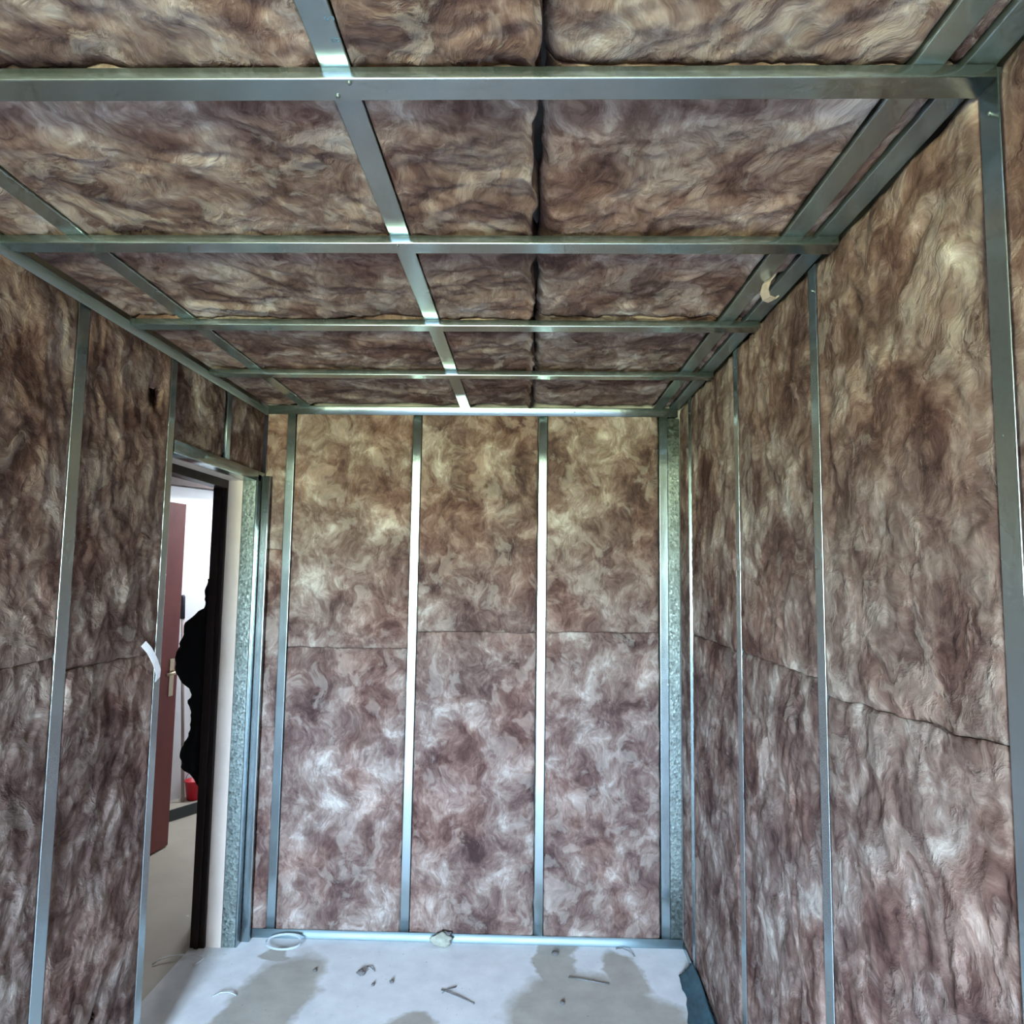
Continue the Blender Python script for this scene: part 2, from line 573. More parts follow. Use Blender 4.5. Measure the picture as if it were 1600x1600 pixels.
def batt(label, group, corner, ax_u, ax_v, ax_n, U, V, seed, base=-0.004, amp=1.0, depth=0.055, grid=GRID,
         cover=(0, 0, 0, 0), wave=(0, 0, 0, 0), tuck=(0.010, 0.010, 0.010, 0.010), cap=None, holes=(), name='insulation_batt', sag=0.012, slope=(0, 0), wseed=None, edge=(-0.0012, -0.0012), ew=(0.03, 0.03), press=()):
    """one soft slab: displaced front, plain sides and back.
    cover: width at u0,u1,v0,v1 that lies under a steel flange; wave: raggedness of these edges; tuck: rounding depth;
    slope: lowers/raises the v0 and v1 edges along u"""
    nu, nv = max(4, int(U / grid)), max(4, int(V / grid))
    a, b = np.meshgrid(np.linspace(0, 1, nu + 1), np.linspace(0, 1, nv + 1))
    ox, oy = seed * 13.37 % 97, seed * 7.91 % 89
    # ragged outline
    wk = (wseed or seed) * 3.7 % 61
    e = lambda s, k: fbm(s * 9 + wk + k * 5.1, s * 0 + wk + k, 3)
    u0 = wave[0] * e(b * V, 1)
    u1 = U + wave[1] * (e(b * V, 2) - 0.5)
    u = u0 + (u1 - u0) * a
    v0 = wave[2] * e(a * U, 3) + slope[0] * (a - .5)
    v1 = V + wave[3] * e(a * U, 3) + slope[1] * (a - .5)
    v = v0 + (v1 - v0) * b
    th = (seed * 0.618 % 1.0) * PI
    ca, sa = math.cos(th), math.sin(th)
    x, y = u + ox, v + oy
    w1, w2 = fbm(x * 4, y * 4, 2), fbm(x * 4 + 40, y * 4 + 40, 2)
    uu, vv = x + 0.09 * w1, y + 0.09 * w2
    ru, rv = (uu * ca - vv * sa) * 0.75, (uu * sa + vv * ca) * 1.25
    big = fbm(uu * 2.1, vv * 2.1, 2) * sag
    t = fbm(ru * 8, rv * 8, 3) * 4.0
    fl = np.floor(t)
    st = (fl + sstep((t - fl - 0.5) / 0.5)) / 4.0 * 0.011
    t2 = fbm(ru * 19 + 7, rv * 19 + 3, 2) * 3.0
    fl2 = np.floor(t2)
    st2 = (fl2 + sstep((t2 - fl2 - 0.5) / 0.5)) / 3.0 * 0.0045
    fine = fbm(x * 45, y * 45, 2) * 0.0022
    du0, du1 = a * U, (1 - a) * U
    dv0, dv1 = b * V, (1 - b) * V
    k0, k1 = 1 - sstep(du0 / min(ew[0], U * .4)), 1 - sstep(du1 / min(ew[1], U * .4))
    h = base + amp * (big + st + st2 + fine)
    h = h + (edge[0] + 0.3 * fine - h) * k0
    h = h + (edge[1] + 0.3 * fine - h) * k1
    for d, tk in ((du0, tuck[0]), (du1, tuck[1]), (dv0, tuck[2]), (dv1, tuck[3])):
        h = h - tk * np.exp(-(d / 0.011) ** 2) - 0.3 * tk * np.exp(-(d / 0.04) ** 2)
    for d, c in ((du0, cover[0]), (du1, cover[1]), (dv0, cover[2]), (dv1, cover[3])):
        if c > 0:
            k = sstep((d - c) / 0.02)
            h = np.where(d < c + .02, np.minimum(h, -0.003 + k * 0.02), h)
    for (q0, q1) in press:
        kk = sstep(np.maximum(q0 - v, v - q1) / 0.035)
        h = np.where(kk < 1, np.minimum(h, 0.0025 + 0.02 * kk), h)
    if cap is not None:
        h = np.minimum(h, cap)
    torn = None
    for (hu, hv, r, dp) in holes:
        dist = np.sqrt((u - hu) ** 2 + (v - hv) ** 2) * (1 + 0.5 * fbm(x * 30, y * 30, 2))
        h = h - 0.35 * dp * (1 - sstep((dist - r * .9) / (r * .5)))
        torn = dist if torn is None else np.minimum(torn, dist / r * holes[0][2])
    h = np.maximum(h, -depth + 0.004)
    nuv = (nu + 1) * (nv + 1)
    corner, ax_u, ax_v, ax_n = [np.array(q, float) for q in (corner, ax_u, ax_v, ax_n)]
    org = corner + ax_u * U / 2
    P = (ax_u[None] * (u.ravel() - U / 2)[:, None] + ax_v[None] * v.ravel()[:, None] + ax_n[None] * h.ravel()[:, None])
    idx = np.arange(nuv).reshape(nv + 1, nu + 1)
    q = np.stack([idx[:-1, :-1], idx[:-1, 1:], idx[1:, 1:], idx[1:, :-1]], -1).reshape(-1, 4)
    if torn is not None:      # a torn hole opens into the hollow behind the surface
        keep = torn.ravel()[q].mean(1) > holes[0][2]
        q = q[keep]
    ring = np.concatenate([idx[0, :-1], idx[:-1, -1], idx[-1, :0:-1], idx[:0:-1, 0]])
    nb = len(ring)
    Pb = P[ring] - ax_n[None] * (h.ravel()[ring] + depth)[:, None]
    V_all = np.concatenate([P, Pb])
    bi = nuv + np.arange(nb)
    side = np.stack([ring, np.roll(ring, -1), np.roll(bi, -1), bi], -1)[:, ::-1]
    me = bpy.data.meshes.new(name)
    nq = len(q) + len(side)
    me.vertices.add(len(V_all))
    me.vertices.foreach_set('co', V_all.astype(np.float32).ravel())
    flip = np.dot(np.cross(ax_u, ax_v), ax_n) < 0
    if flip:
        q, side, capf = q[:, ::-1], side[:, ::-1], bi
    else:
        capf = bi[::-1]
    loops = np.concatenate([q.ravel(), side.ravel(), capf])
    me.loops.add(len(loops))
    me.loops.foreach_set('vertex_index', loops.astype(np.int32))
    me.polygons.add(nq + 1)
    me.polygons.foreach_set('loop_start', np.append(np.arange(nq) * 4, nq * 4).astype(np.int32))
    sm = np.ones(nq + 1, bool)
    sm[len(q):] = False
    me.polygons.foreach_set('use_smooth', sm)
    me.update(calc_edges=True)
    me.validate()
    o = link_mesh(name, me, WOOL, None, tuple(org))
    tag(o, label, 'insulation', group)
    return o


X, Y, Z = (1, 0, 0), (0, 1, 0), (0, 0, 1)
NX, NY, NZ = (-1, 0, 0), (0, -1, 0), (0, 0, -1)
G_B, G_R, G_L, G_C = 'wool batts in the end wall', 'wool batts in the right wall', 'wool batts in the left wall', 'wool batts in the ceiling'
ZT = 2.425      # top of the wall batts
# end wall: studs at these left edges
BS = [-1.160, -0.556, 0.043, 0.609]
FL = 0.039
zs = 1.375
bays = [(-1.257, BS[0] - .001, 'narrow brown wool strip beside the doorway in the end wall', (0, 0, 0, 0), 0.92, 1.74),
        (BS[0] + .003, BS[1] - .001, 'brown wool batt in the left full bay of the end wall', (FL, 0, 0, 0), 1.29, None),
        (BS[1] + .003, BS[2] - .001, 'brown wool batt in the middle bay of the end wall', (FL, 0, 0, 0), 1.372, None),
        (BS[2] + .003, BS[3] - .001, 'brown wool batt in the right full bay of the end wall', (FL, 0, 0, 0), 1.378, None)]
for i, (x0, x1, lb, cov, z1, z2) in enumerate(bays):
    cv = (cov[0], 0, 0.0, 0.0)
    zz = [0.006, z1] + ([z2] if z2 else []) + [ZT]
    words = ['lower', 'upper'] if len(zz) == 3 else ['lowest', 'middle', 'topmost']
    for k in range(len(zz) - 1):
        first, last = k == 0, k == len(zz) - 2
        x00 = x0 + cov[0]
        batt('%s, %s piece' % (lb, words[k]), G_B, (x00, YB, zz[k]), X, Z, NY, x1 - x00, zz[k + 1] - zz[k] - .001, 3 + i * 2 + k * 11, wseed=5 + i, edge=(-0.002, -0.004), ew=(0.02, 0.02),
             cover=(0, 0, 0.036 if first else 0, 0.036 if last else 0), base=-0.003,
             wave=(0, 0.006, 0 if first else .008, 0 if last else .008),
             tuck=(.004, .010, .003, .003))
# right wall: near edges of its studs
RS = [Y_NEAR, 1.008, 1.682, 2.333, 3.015]
RB = [(RS[0] + .003, RS[1] - .001, 'nearest bay of the right wall', 1.39, .0),
      (RS[1] + .003, RS[2] - .001, 'large bay beyond the nearest right wall stud', 1.385, -.03),
      (RS[2] + .003, RS[3] - .001, 'second full bay of the right wall', 1.40, .0),
      (RS[3] + .003, RS[4] - .001, 'farthest full bay of the right wall', 1.395, .0),
      (RS[4] + .003, 3.236, 'narrow strip of the right wall at the far corner', None, 0)]
for i, (y0, y1, lb, z1, slp) in enumerate(RB):
    zz = [0.006, z1, ZT] if z1 else [0.006, ZT]
    for k in range(len(zz) - 1):
        wd_ = ('lower ' if k == 0 else 'upper ') if z1 else ''
        batt('%sbrown wool batt in the %s' % (wd_, lb), G_R, (XR, y0 + .044, zz[k]), Y, Z, NX, y1 - y0 - .044, zz[k + 1] - zz[k] - .001, 61 + i * 3 + k * 7, wseed=21 + i,
             cover=(0, 0, 0.03 if k == 0 else 0, 0), wave=(0, 0, .008 if k else 0, .008 if (z1 and k == 0) else 0), base=-0.001,
             tuck=(.0, .0, .004, .004), amp=0.75, edge=(-.005, -.0012), ew=(0.02, 0.05), slope=(slp if k else 0, slp if k == 0 else 0))
# left wall
LS = [0.72, 1.345, 1.845, 2.352]
LB = [(0.722, 1.343, 'nearest bay of the left wall', 1.40), (LS[1] + .003, LS[2] - .001, 'bay left of the pale left wall stud', 1.40),
      (LS[2] + .003, LS[3] - .003, 'bay between the pale stud and the doorway', 1.365)]
for i, (y0, y1, lb, z1) in enumerate(LB):
    zz = [0.006, z1, ZT - 0.02]
    for k in range(2):
        hl = []
        if i == 2 and k == 1:
            hl = [(2.265 - y0 - .047, 2.228 - z1, 0.031, 0.05)]
        if i == 2 and k == 0:
            hl = [(2.136 - y0 - .047, 0.328, 0.020, 0.05)]
        batt('%s brown wool batt in the %s' % ('lower' if k == 0 else 'upper', lb), G_L, (XL, y0 + .047, zz[k]), Y, Z, X, y1 - y0 - .047, zz[k + 1] - zz[k] - .001, 101 + i * 5 + k * 3, wseed=31 + i,
             cover=(0, 0, 0.03 if k == 0 else 0, 0.035 if k else 0), wave=(0, 0, .008 if k else 0, .008 if k == 0 else 0), base=-0.001,
             tuck=(.0, .0, .004, .004), amp=0.75, ew=(0.02, 0.05), holes=hl)
for i, (y0, y1, lb) in enumerate([(2.392, 2.809, 'small wool piece over the doorway on the near side'), (2.850, 3.236, 'small wool piece over the doorway beside the end wall')]):
    batt(lb, G_L, (XL, y0, 2.10), Y, Z, X, y1 - y0, ZT - .02 - 2.10, 131 + i * 3, cover=(0, 0, 0.012, 0.035), base=-0.004, amp=0.8)
# ceiling
RUN = [-1.100, -0.333, 0.577]        # left edges of the long runners
CY = [Y_NEAR, 1.03, 2.106, 3.232]
CW = ['nearest piece', 'middle piece', 'far piece']
CB = [(-1.255, RUN[0] - .001, 'narrow ceiling strip of brown wool along the left wall', 0, 0), (RUN[0] + .003, RUN[1] - .001, 'wide brown ceiling batt left of the middle runner', 0, .0),
      (RUN[1] + .003, 0.010, 'ragged brown ceiling batt right of the middle runner', 0, 1), (0.015, RUN[2] - .001, 'wide brown ceiling batt right of the ragged seam', 1, 0),
      (RUN[2] + .003, 0.655, 'narrow ceiling strip of brown wool along the right wall', 0, 0)]
for i, (x0, x1, lb, rl, rr) in enumerate(CB):
    for k in range(3):
        y0, y1 = CY[k], CY[k + 1]
        x0 = x0 + 0.046 if (i in (1, 2, 4) and k == 0) else x0
        hl = [(0.04, 1.79 - y0, 0.02, 0.05)] if (i == 4 and k == 1) else []
        batt('%s, %s' % (lb, CW[k]), G_C, (x0, y0, 2.430), X, Y, NZ, x1 - x0, y1 - y0 - .002, 151 + i * 7 + k * 5,
             base=-0.004 if not rl else -0.010, amp=1.0, edge=(-0.012 if rl else 0.002, 0.012 if rr else 0.0), ew=(0.07 if rl else 0.02, 0.02), wave=(.014 if rl else 0.003, .016 if rr else .004, 0, 0),
             tuck=(.020 if rl else .003, .002 if rr else .006, .004, .004), cap=0.016, press=[(m_ - y0 - .003, m_ - y0 + .053) for m_ in MEMBER_Y], holes=hl, depth=0.06, sag=0.016)

# ------------------------------------------------------------------ steel framing
G_SB, G_SR, G_SL, G_CH, G_RU = 'studs of the end wall', 'studs of the right wall', 'studs of the left wall', 'ceiling cross channels', 'long ceiling runners'
W, DP = 0.039, 0.055


def c_prof(w, d, lip=0.007):
    return [(w, -lip), (w, 0.0), (0.0, 0.0), (0.0, -d), (w, -d), (w, -d + lip)]


def screw(parent, loc, nrm, r=0.0042):
    """domed screw head, a part of the steel it is driven into; loc is in the parent's own space"""
    bm = bmesh.new()
    n = Vector(nrm)
    t = n.orthogonal().normalized()
    s = n.cross(t)
    rings = [(1.0, 0.0), (1.0, 0.3), (0.75, 0.62), (0.35, 0.78)]
    vs = []
    for (rr, hh) in rings:
        vs.append([bm.verts.new(Vector(loc) + (t * math.cos(k * PI / 5) + s * math.sin(k * PI / 5)) * rr * r + n * hh * r) for k in range(10)])
    for a, b in zip(vs[:-1], vs[1:]):
        for k in range(10):
            bm.faces.new((a[k], a[(k + 1) % 10], b[(k + 1) % 10], b[k]))
    bm.faces.new(vs[-1])
    bmesh.ops.recalc_face_normals(bm, faces=bm.faces)
    me = bpy.data.meshes.new('screw')
    bm.to_mesh(me)
    bm.free()
    return link_mesh('screw', me, SCREW, parent)


TWIST = dict(zip(BS, (-1.0, 0.5, -2.2, -1.0)))
# end wall
for x0, lb in zip(BS, ['galvanised stud of the end wall nearest the doorway', 'galvanised stud of the end wall, left of the two middle ones',
                       'bright galvanised stud of the end wall, right of the two middle ones', 'galvanised stud of the end wall beside the spangled corner strip']):
    o = channel('metal_stud', c_prof(W, DP), (x0, YB, 0.004), X, NY, Z, 2.42, STEEL)
    o.rotation_euler = (0, 0, math.radians(TWIST[x0]))
    tag(o, lb, 'stud', G_SB)
tr = channel('metal_track', [(0, 0.040), (0, 0), (0.058, 0), (0.058, 0.040)], (XL + .002, YB - .0015, 0.0005), Y, Z, X, 0.648 - XL + 0.052, STEEL_M)
tag(tr, 'galvanised floor track along the foot of the end wall', 'track')
tr = channel('metal_track', [(0, -0.042), (0, 0), (0.058, 0), (0.058, -0.042)], (XL + .004, YB - .0015, 2.432), Y, Z, X, XR - XL - .012, STEEL)
tag(tr, 'galvanised top track along the head of the end wall', 'track')
for xx in (-0.86, 0.21):
    screw(tr, (xx - XL - .004, 0, -0.022), NY, 0.003)
cs = channel('corner_stud', [(0.0, -0.030), (0.0, 0.0), (0.052, 0.0), (0.052, -0.030)], (0.6505, YB + .002, 0.042), X, NY, Z, 2.342, SPANGLE)
tag(cs, 'speckled zinc corner stud where the end wall meets the right wall', 'stud')
# right wall
for y0, lb in zip(RS[1:], ['nearest galvanised stud of the right wall with bright edge', 'galvanised stud of the right wall, second from the viewer',
                           'thin-looking galvanised stud of the right wall, third from the viewer', 'galvanised stud of the right wall closest to the far corner']):
    o = channel('metal_stud', c_prof(0.045, DP), (XR, y0, 0.004), Y, NX, Z, 2.42, STEEL)
    tag(o, lb, 'stud', G_SR)
    screw(o, (0, 0.022, 2.36), NX, 0.0035)
tr = channel('metal_track', [(0, 0.032), (0, 0), (0.058, 0), (0.058, 0.032)], (XR - .0015, Y_NEAR, 0.0005), X, Z, Y, YB - Y_NEAR - .004, STEEL)
tag(tr, 'galvanised floor track along the foot of the right wall', 'track')
tr = channel('perimeter_channel', [(0, 0.030), (0, 0), (0.048, 0), (0.048, 0.030)], (0.657, Y_NEAR, 2.4285), X, Z, Y, YB - Y_NEAR - .004, STEEL_D)
tag(tr, 'dull steel perimeter channel between the ceiling and the right wall', 'channel')
# left wall
o = channel('metal_stud', c_prof(0.048, DP), (XL, LS[2], 0.004), Y, X, Z, 2.40, STEEL)
tag(o, 'pale galvanised stud standing free in the left wall', 'stud', G_SL)
o = channel('metal_stud', c_prof(0.045, DP), (XL, LS[1], 0.004), Y, X, Z, 2.40, STEEL)
tag(o, 'galvanised stud of the left wall closest to the viewer', 'stud', G_SL)
o = channel('metal_stud', c_prof(0.040, DP), (XL, LS[3] + .038, 0.004), NY, X, Z, 2.40, STEEL)
tag(o, 'galvanised stud at the near side of the doorway', 'stud', G_SL)
o = channel('metal_stud', c_prof(0.038, DP), (XL, 2.81, 2.06), Y, X, Z, 0.34, STEEL_D)
tag(o, 'short galvanised stud above the doorway', 'stud', G_SL)
tr = channel('metal_track', [(0, -0.036), (0, 0), (-0.058, 0), (-0.058, -0.036)], (XL + .0015, 0.72, 2.418), X, Z, Y, YB - .72 - .004, STEEL_D)
tag(tr, 'galvanised top track along the head of the left wall', 'track')
tr = channel('door_header_track', [(0, 0.046), (0, 0), (-0.058, 0), (-0.058, 0.046)], (XL + .002, JY0 - .008, JZ), X, Z, Y, YB - JY0, STEEL)
tag(tr, 'steel header track across the top of the doorway', 'track')
tr = channel('metal_track', [(0, 0.030), (0, 0), (-0.058, 0), (-0.058, 0.030)], (XL + .0015, 0.72, 0.0005), X, Z, Y, JY0 - .72, STEEL)
tag(tr, 'galvanised floor track along the foot of the left wall', 'track')
# far jamb of the doorway: spangled web towards the viewer, two bright lips towards the end wall
js = empty('jamb_stud', (XL, JY1, 0))
tag(js, 'speckled zinc double stud at the far side of the doorway', 'stud')
w_ = boxes_obj('web', [(-0.064, -0.005, 0.0, 0.0015, 0.0, JZ)], SPANGLE, js)
f_ = channel('flange', [(-0.006, 0.010), (0.002, 0.010), (0.002, -0.028)], (0, 0.012, 0), X, NY, Z, JZ + .03, STEEL, js, r=0.0022, rel=Vector((0, 0, 0)))
g_ = channel('lip', [(0.0, -0.012), (0.0, 0.0), (0.034, 0.0), (0.034, -0.012)], (0.004, 0.050, 0), X, NY, Z, JZ + .03, STEEL, js, r=0.0022, rel=Vector((0, 0, 0)))
# ceiling
for x0, lb in zip(RUN, ['long ceiling runner nearest the left wall', 'long ceiling runner in the middle with printed marks', 'long ceiling runner nearest the right wall']):
    o = channel('ceiling_runner', [(0, 0.024), (0, 0), (0.047, 0), (0.047, 0.024)], (x0, Y_NEAR, Z_RUN), X, Z, Y, YB - Y_NEAR - .004, STEEL)
    tag(o, lb, 'runner', G_RU)
    if x0 == RUN[1]:
        mid_runner = o
for y0, lb in zip(MEMBER_Y, ['nearest ceiling cross channel with two screws at the middle runner', 'second ceiling cross channel from the viewer',
                             'third ceiling cross channel from the viewer', 'farthest ceiling cross channel before the end wall']):
    o = channel('cross_channel', [(0, 0.0195), (0, 0), (0.050, 0), (0.050, 0.0195)], (XL + .003, y0, H), Y, Z, X, XR - XL - .005, STEEL)
    tag(o, lb, 'channel', G_CH)
    if y0 == MEMBER_Y[0]:
        screw(o, (-0.292 - XL, 0.008, 0), NZ)
        screw(o, (-0.318 - XL, 0.038, 0), NZ)
    if y0 == MEMBER_Y[1]:
        screw(o, (-0.318 - XL, 0.008, 0), NZ)
# printed marks on the middle runner
for txt, yy, xx in (('S', 0.905, -0.298), ('B', 0.945, -0.300)):
    cu = bpy.data.curves.new('printed_mark', 'FONT')
    cu.body = txt
    cu.size = 0.02
    cu.extrude = 0.00015
    t = bpy.data.objects.new('tmp_text', cu)
    COL.objects.link(t)
    dg = bpy.context.evaluated_depsgraph_get()
    me = bpy.data.meshes.new_from_object(t.evaluated_get(dg))
    bpy.data.objects.remove(t)
    rotm = Matrix.Rotation(PI, 4, 'X')
    me.transform(Matrix.Translation((xx - RUN[1], yy - Y_NEAR, -0.0004)) @ Matrix.Rotation(PI / 2, 4, 'Z') @ rotm)
    link_mesh('printed_mark', me, INK, mid_runner)

# ------------------------------------------------------------------ hallway things
leaf_a, leaf_b = Vector((-2.127, 4.234, 0)), Vector((-2.270, 3.447, 0))
ld = (leaf_b - leaf_a).normalized()
dl = empty('door_leaf', leaf_a)
dl.rotation_euler = (0, 0, math.atan2(ld.y, ld.x))
tag(dl, 'red-brown door leaf standing open in the hallway beyond the doorway', 'door')
boxes_obj('panel', [(0, 0.80, -0.038, 0.0, 0.006, 2.044)], REDWOOD, dl, 0.002)
pl = boxes_obj('handle_plate', [(0.035, 0.075, 0.0, 0.005, 0.885, 1.105)], BRASS, dl, 0.002)


def tube(name, pts, r, mat, parent=None, loc=(0, 0, 0), seg=8, closed=False):
    pts = [Vector(p) - Vector(loc) for p in pts]
    n = len(pts)
    verts, faces = [], []
    prev = None
    for i, p in enumerate(pts):
        d = (pts[(i + 1) % n if closed else min(i + 1, n - 1)] - pts[(i - 1) % n if closed else max(i - 1, 0)]).normalized()
        a = (prev - d * prev.dot(d)).normalized() if prev is not None and (prev - d * prev.dot(d)).length > 1e-4 else d.orthogonal().normalized()
        prev = a
        b = d.cross(a)
        rr = r[i] if isinstance(r, (list, tuple)) else r
        for k in range(seg):
            t = 2 * PI * k / seg
            verts.append(p + (a * math.cos(t) + b * math.sin(t)) * rr)
    for i in range(n if closed else n - 1):
        j = (i + 1) % n
        for k in range(seg):
            k2 = (k + 1) % seg
            faces.append((i * seg + k, i * seg + k2, j * seg + k2, j * seg + k))
    if not closed:
        faces.append(tuple(range(seg))[::-1])
        faces.append(tuple((n - 1) * seg + k for k in range(seg)))
    return link_mesh(name, fix_normals(mesh_from(name, verts, faces, True)), mat, parent, loc)


tube('lever_handle', [(0.055, 0.004, 1.03), (0.055, 0.045, 1.03), (0.070, 0.055, 1.03), (0.165, 0.055, 1.025)], 0.009, BRASS, dl)
# broom handle leaning on the white wall


def on_hall(l, off, z):
    n = Vector((wd.y, -wd.x, 0))
    return wa + wd * l + n * off + Vector((0, 0, z))


bh = empty('broom_handle', on_hall(0.073, -0.09, 0.07))
tag(bh, 'thin stick with a dark grip leaning on the white hallway wall', 'stick')
b0, b1, b2 = on_hall(0.073, -0.09, 0.072), on_hall(0.034, -0.145, 1.31), on_hall(0.028, -0.15, 1.45)
lb_ = bh.location
tube('stick', [b0 - lb_, b1 - lb_], 0.011, WOODSTICK, bh)
tube('grip', [b1 - lb_ + Vector((0, 0, -.01)), b2 - lb_, b2 - lb_ + Vector((-.002, 0, .012))], [0.016, 0.019, 0.014], GREYGRIP, bh)
# red bucket on the floor by the wall
rb = empty('red_bucket', on_hall(0.150, -0.085, 0.07))
rb.scale = (0.8, 0.8, 0.8)
tag(rb, 'small red plastic bucket on the low step in the hallway', 'bucket')
prof = [(0.0, 0.002), (0.055, 0.002), (0.075, 0.15), (0.081, 0.152), (0.081, 0.162), (0.073, 0.162), (0.052, 0.01), (0.0, 0.01)]
vs, fs = [], []
S = 20
for (r_, z_) in prof:
    for k in range(S):
        vs.append((r_ * math.cos(2 * PI * k / S), r_ * math.sin(2 * PI * k / S), z_))
for i in range(len(prof) - 1):
    for k in range(S):
        fs.append((i * S + k, i * S + (k + 1) % S, (i + 1) * S + (k + 1) % S, (i + 1) * S + k))
link_mesh('pail', fix_normals(mesh_from('pail', vs, fs, True)), RED, rb)
tube('bail', [(0.08 * math.cos(t), 0.012, 0.158 + 0.075 * math.sin(t)) for t in np.linspace(0, PI, 12)], 0.0025, WIRE, rb)

# black cloth hanging on the outer side of the frame: lumpy folded solid
prof_l = [(1.600, .030), (1.53, .036), (1.466, .040), (1.451, .072), (1.391, .122), (1.318, .140), (1.201, .163), (1.144, .136), (1.101, .092), (1.073, .073),
          (1.044, .090), (1.007, .070), (0.915, .073), (0.858, .100), (0.815, .118), (0.744, .102), (0.735, .075), (0.703, .050), (0.66, .02)]
zs_ = np.array([p[0] for p in prof_l])[::-1]
ws_ = np.array([p[1] for p in prof_l])[::-1]
vs, fs = [], []
NZc, NA = 70, 26
for i in range(NZc + 1):
    z = 0.66 + (1.60 - 0.66) * i / NZc
    w = float(np.interp(z, zs_, ws_)) - 0.006 + 0.016 * float(pn(np.array(z * 34.), np.array(2.7)))
    for k in range(NA):
        t = 2 * PI * k / NA
        rr = 1 + 0.10 * float(pn(np.array(3 * math.cos(t) + 9.), np.array(z * 9 + 3 * math.sin(t))))
        px = -w * (0.5 + 0.5 * math.cos(t) * (rr if math.cos(t) < .9 else 1))
        py = (0.02 + 0.25 * w) * math.sin(t) * rr
        vs.append((px, py, z))
for i in range(NZc):
    for k in range(NA):
        fs.append((i * NA + k, i * NA + (k + 1) % NA, (i + 1) * NA + (k + 1) % NA, (i + 1) * NA + k))
fs.append(tuple(range(NA))[::-1])
fs.append(tuple(NZc * NA + k for k in range(NA)))
o = link_mesh('hanging_cloth', fix_normals(mesh_from('hanging_cloth', vs, fs, True)), BLACK, None, (-1.462, 3.20, 0))
tag(o, 'black cloth bundle hanging on the dark door frame in the doorway', 'cloth')

# ------------------------------------------------------------------ small things
# torn white tape on the near doorway stud
def strip(name, pts, width, wdir, mat, th=0.0012, loc=None):
    loc = Vector(loc if loc is not None else pts[0])
    P = [Vector(p) - loc for p in pts]
    wv = Vector(wdir).normalized() * width / 2
    verts, faces = [], []
    n = len(P)
    for i, p in enumerate(P):
        d = (P[min(i + 1, n - 1)] - P[max(i - 1, 0)]).normalized()
        nn = d.cross(wv).normalized() * th / 2
        verts += [p - wv - nn, p + wv - nn, p + wv + nn, p - wv + nn]
    for i in range(n - 1):
        a, b = i * 4, i * 4 + 4
        for k in range(4):
            faces.append((a + k, a + (k + 1) % 4, b + (k + 1) % 4, b + k))
    faces += [(3, 2, 1, 0), tuple((n - 1) * 4 + k for k in range(4))]
    return link_mesh(name, fix_normals(mesh_from(name, verts, faces)), mat, None, loc)


o = strip('torn_tape', [(XL + .006, 2.262, 1.400), (XL + .012, 2.29, 1.375), (XL + .014, 2.325, 1.335), (XL + .010, 2.358, 1.295), (XL + .004, 2.366, 1.270)], 0.024, (0.2, 0.7, 0.6), FOIL)
tag(o, 'white torn tape strip stuck across the doorway stud', 'tape')
PALEWOOL = mat_plain('pale_wool', (0.27, 0.215, 0.18), 0.95, 0.15, 40, 0.4)
o = strip('wool_flap', [(0.634, 1.78, 2.437), (0.622, 1.79, 2.421), (0.619, 1.80, 2.403), (0.628, 1.812, 2.389), (0.644, 1.818, 2.385), (0.652, 1.815, 2.391)], 0.026, (0.5, -0.8, 0.1), PALEWOOL, th=0.004)
tag(o, 'pale curled flap of wool hanging beside the right runner', 'flap')

# curled clear strap on the floor near the doorway corner
c = Vector((-1.05, 3.165, 0.004))
pts = []
for k in range(26):
    t = k / 25 * 2 * PI * 1.15
    pts.append(c + Vector((0.085 * math.cos(t + 0.8) * (1 - 0.006 * k), 0.042 * math.sin(t + 0.8), 0.010 + 0.022 * (0.5 + 0.5 * math.sin(t * 0.9 + 1.2)))))
o = strip('plastic_strap', pts, 0.009, (0, 0, 1), CLEAR, 0.0012, c)
tag(o, 'curled loop of clear plastic strap on the floor by the end wall', 'strap')
# white cord curving out of the doorway
pts = [(-1.545, 3.00, .004), (-1.53, 3.02, .012), (-1.49, 3.045, .016), (-1.45, 3.06, .014), (-1.40, 3.066, .012), (-1.362, 3.066, .010), (-1.352, 3.045, .008), (-1.362, 3.02, .006), (-1.375, 3.005, .004)]
o = tube('white_cord', pts, 0.0032, FOIL, None, pts[0])
tag(o, 'thin white cord lying across the doorway floor', 'cord')
# thin wire offcuts and twigs
for pts, lb in (([(-0.325, 2.885, .004), (-0.295, 2.866, .006), (-0.24, 2.835, .005), (-0.188, 2.802, .003)], 'bent grey wire offcut on the pale floor under the middle bay'),
                ([(-0.318, 2.862, .004), (-0.30, 2.884, .006), (-0.268, 2.906, .004)], 'short wire tip crossing the bent grey wire offcut'),
                ([(0.182, 2.992, .004), (0.23, 2.978, .007), (0.30, 2.962, .005), (0.345, 2.957, .003)], 'straight dark splinter on the stained floor to the right'),
                ([(0.405, 3.222, .004), (0.43, 3.205, .016), (0.455, 3.19, .014), (0.478, 3.165, .003)], 'shiny steel offcut lying by the floor track on the right'),
                ([(-0.655, 3.035, .003), (-0.635, 3.02, .008), (-0.615, 3.0, .003)], 'small curled wire on the pale floor left of centre'),
                ([(-1.20, 2.80, .003), (-1.175, 2.815, .010), (-1.14, 2.815, .012), (-1.11, 2.81, .004)], 'thin clear shaving at the bottom left of the floor')):
    o = tube('wire_offcut', pts, 0.0022, WIRE if 'clear' not in lb else CLEAR, None, pts[0], 6)
    tag(o, lb, 'offcut', 'offcuts on the floor')


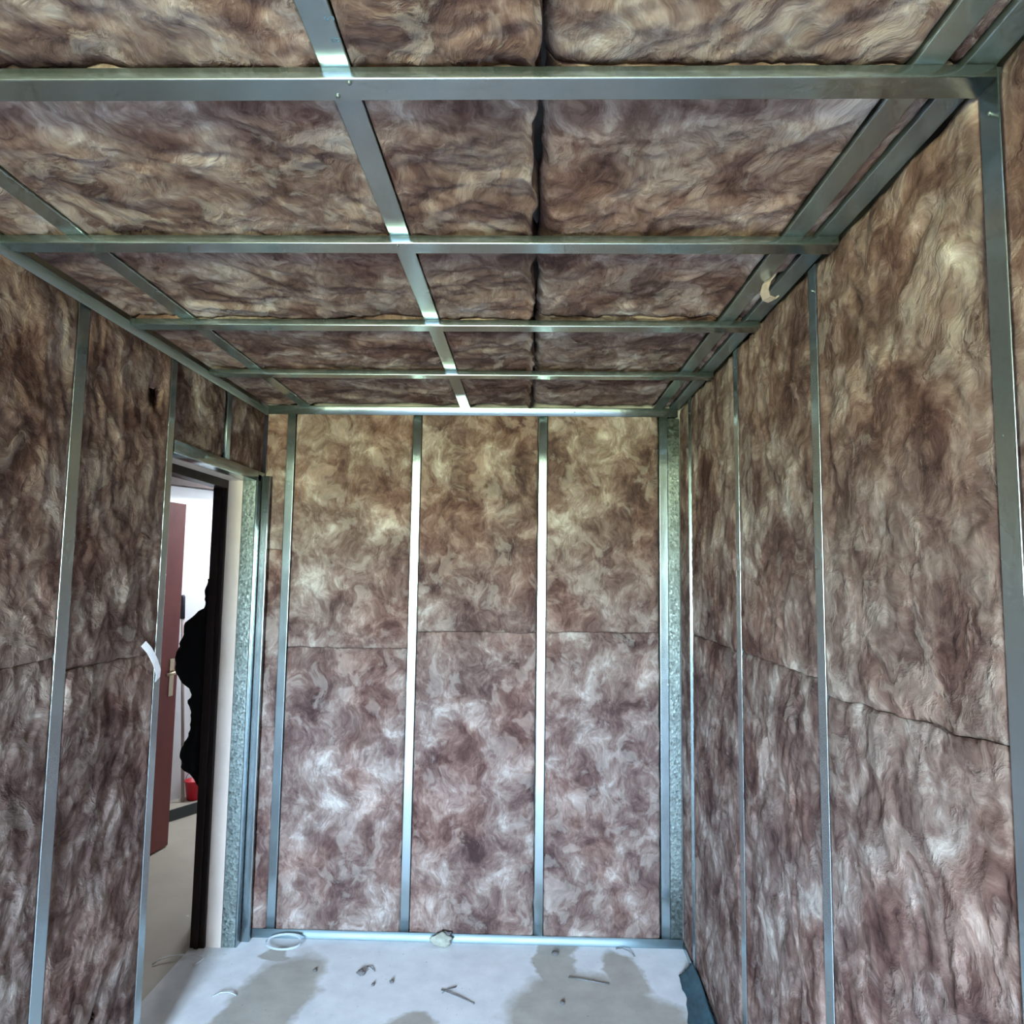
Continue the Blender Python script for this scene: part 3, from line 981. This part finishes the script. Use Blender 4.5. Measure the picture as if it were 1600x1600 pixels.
def lump(name, loc, r, mat, seed, sq=0.6):
    bm = bmesh.new()
    bmesh.ops.create_icosphere(bm, subdivisions=3, radius=1.0)
    for v in bm.verts:
        c0 = v.co.copy()
        k = 1 + 0.45 * float(pn(np.array(c0.x * 1.7 + seed * 3.1), np.array(c0.y * 1.7 + c0.z * 2.1 + seed))) + 0.2 * float(pn(np.array(c0.x * 4 + seed), np.array(c0.y * 4 - c0.z * 4)))
        v.co = Vector((c0.x * r[0], c0.y * r[1], c0.z * r[2])) * k
    zmin = min(v.co.z for v in bm.verts)
    for v in bm.verts:
        v.co.z -= zmin
    for f in bm.faces:
        f.smooth = True
    me = bpy.data.meshes.new(name)
    bm.to_mesh(me)
    bm.free()
    return link_mesh(name, me, mat, None, loc)


for loc, r, lb in (((-0.665, 2.975, 0), (.022, .020, .012), 'dark crumb of mortar on the pale floor left of centre'),
                   ((-0.60, 2.905, 0), (.008, .012, .006), 'tiny dark grit grain in front of the mortar crumb'),
                   ((-0.53, 2.925, 0), (.011, .011, .007), 'tiny grey grit grain right of the mortar crumb'),
                   ((0.150, 2.818, 0), (.012, .010, .007), 'tiny dark grit grain on the stained floor'),
                   ((0.135, 3.165, 0), (.020, .016, .008), 'grey mortar crumb near the floor track right of centre'),
                   ((-0.86, 2.99, 0), (.010, .010, .006), 'tiny grey grit grain left of the mortar crumb')):
    o = lump('mortar_crumb', loc, tuple(q_ * 0.8 for q_ in r), GRIT, loc[0] * 10)
    tag(o, lb, 'debris', 'crumbs on the floor')
o = lump('wool_tuft', (-0.365, 3.205, 0), (.045, .026, .030), mat_plain('yellowish_wool', (0.34, 0.36, 0.30), 0.95, 0.2, 50, 0.5), 4)
tag(o, 'pale scrap of wool on the floor against the end wall track', 'scrap')
o = lump('dark_offcut', (-0.345, 3.222, 0.036), (.024, .012, .010), GRIT, 9)
tag(o, 'dark crumb lying on top of the wool scrap at the track', 'debris')
# crumpled dark sheet along the foot of the right wall
vs, fs = [], []
nu, nv = 40, 12
for j in range(nv + 1):
    for i in range(nu + 1):
        s, t = i / nu, j / nv
        yy = 3.03 - 0.62 * s
        wv_ = 0.05 + 0.05 * s + 0.02 * float(pn(np.array(s * 7.), np.array(3.3)))
        xx = 0.692 - wv_ * (1 - t) + 0.004 * math.sin(9 * s)
        zz_ = 0.004 + 0.055 * t ** 1.5 * (0.6 + 0.4 * math.sin(3 * s + 1)) + 0.016 * abs(float(pn(np.array(s * 13.), np.array(t * 5.))))
        vs.append((xx - 0.66, yy - 2.8, zz_))
nn_ = len(vs)
vs += [(x_, y_, max(0.0005, z_ - 0.003)) for (x_, y_, z_) in vs]
for j in range(nv):
    for i in range(nu):
        a = j * (nu + 1) + i
        fs.append((a, a + 1, a + nu + 2, a + nu + 1))
        fs.append((nn_ + a + nu + 1, nn_ + a + nu + 2, nn_ + a + 1, nn_ + a))
bord = [i for i in range(nu + 1)] + [j * (nu + 1) + nu for j in range(1, nv + 1)] + [nv * (nu + 1) + i for i in range(nu - 1, -1, -1)] + [j * (nu + 1) for j in range(nv - 1, 0, -1)]
for k in range(len(bord)):
    a, b_ = bord[k], bord[(k + 1) % len(bord)]
    fs.append((a, b_, nn_ + b_, nn_ + a))
o = link_mesh('plastic_sheet', fix_normals(mesh_from('plastic_sheet', vs, fs, True)), TEALBAG, None, (0.66, 2.8, 0))
tag(o, 'crumpled dark teal sheet on the floor along the right wall', 'sheet')
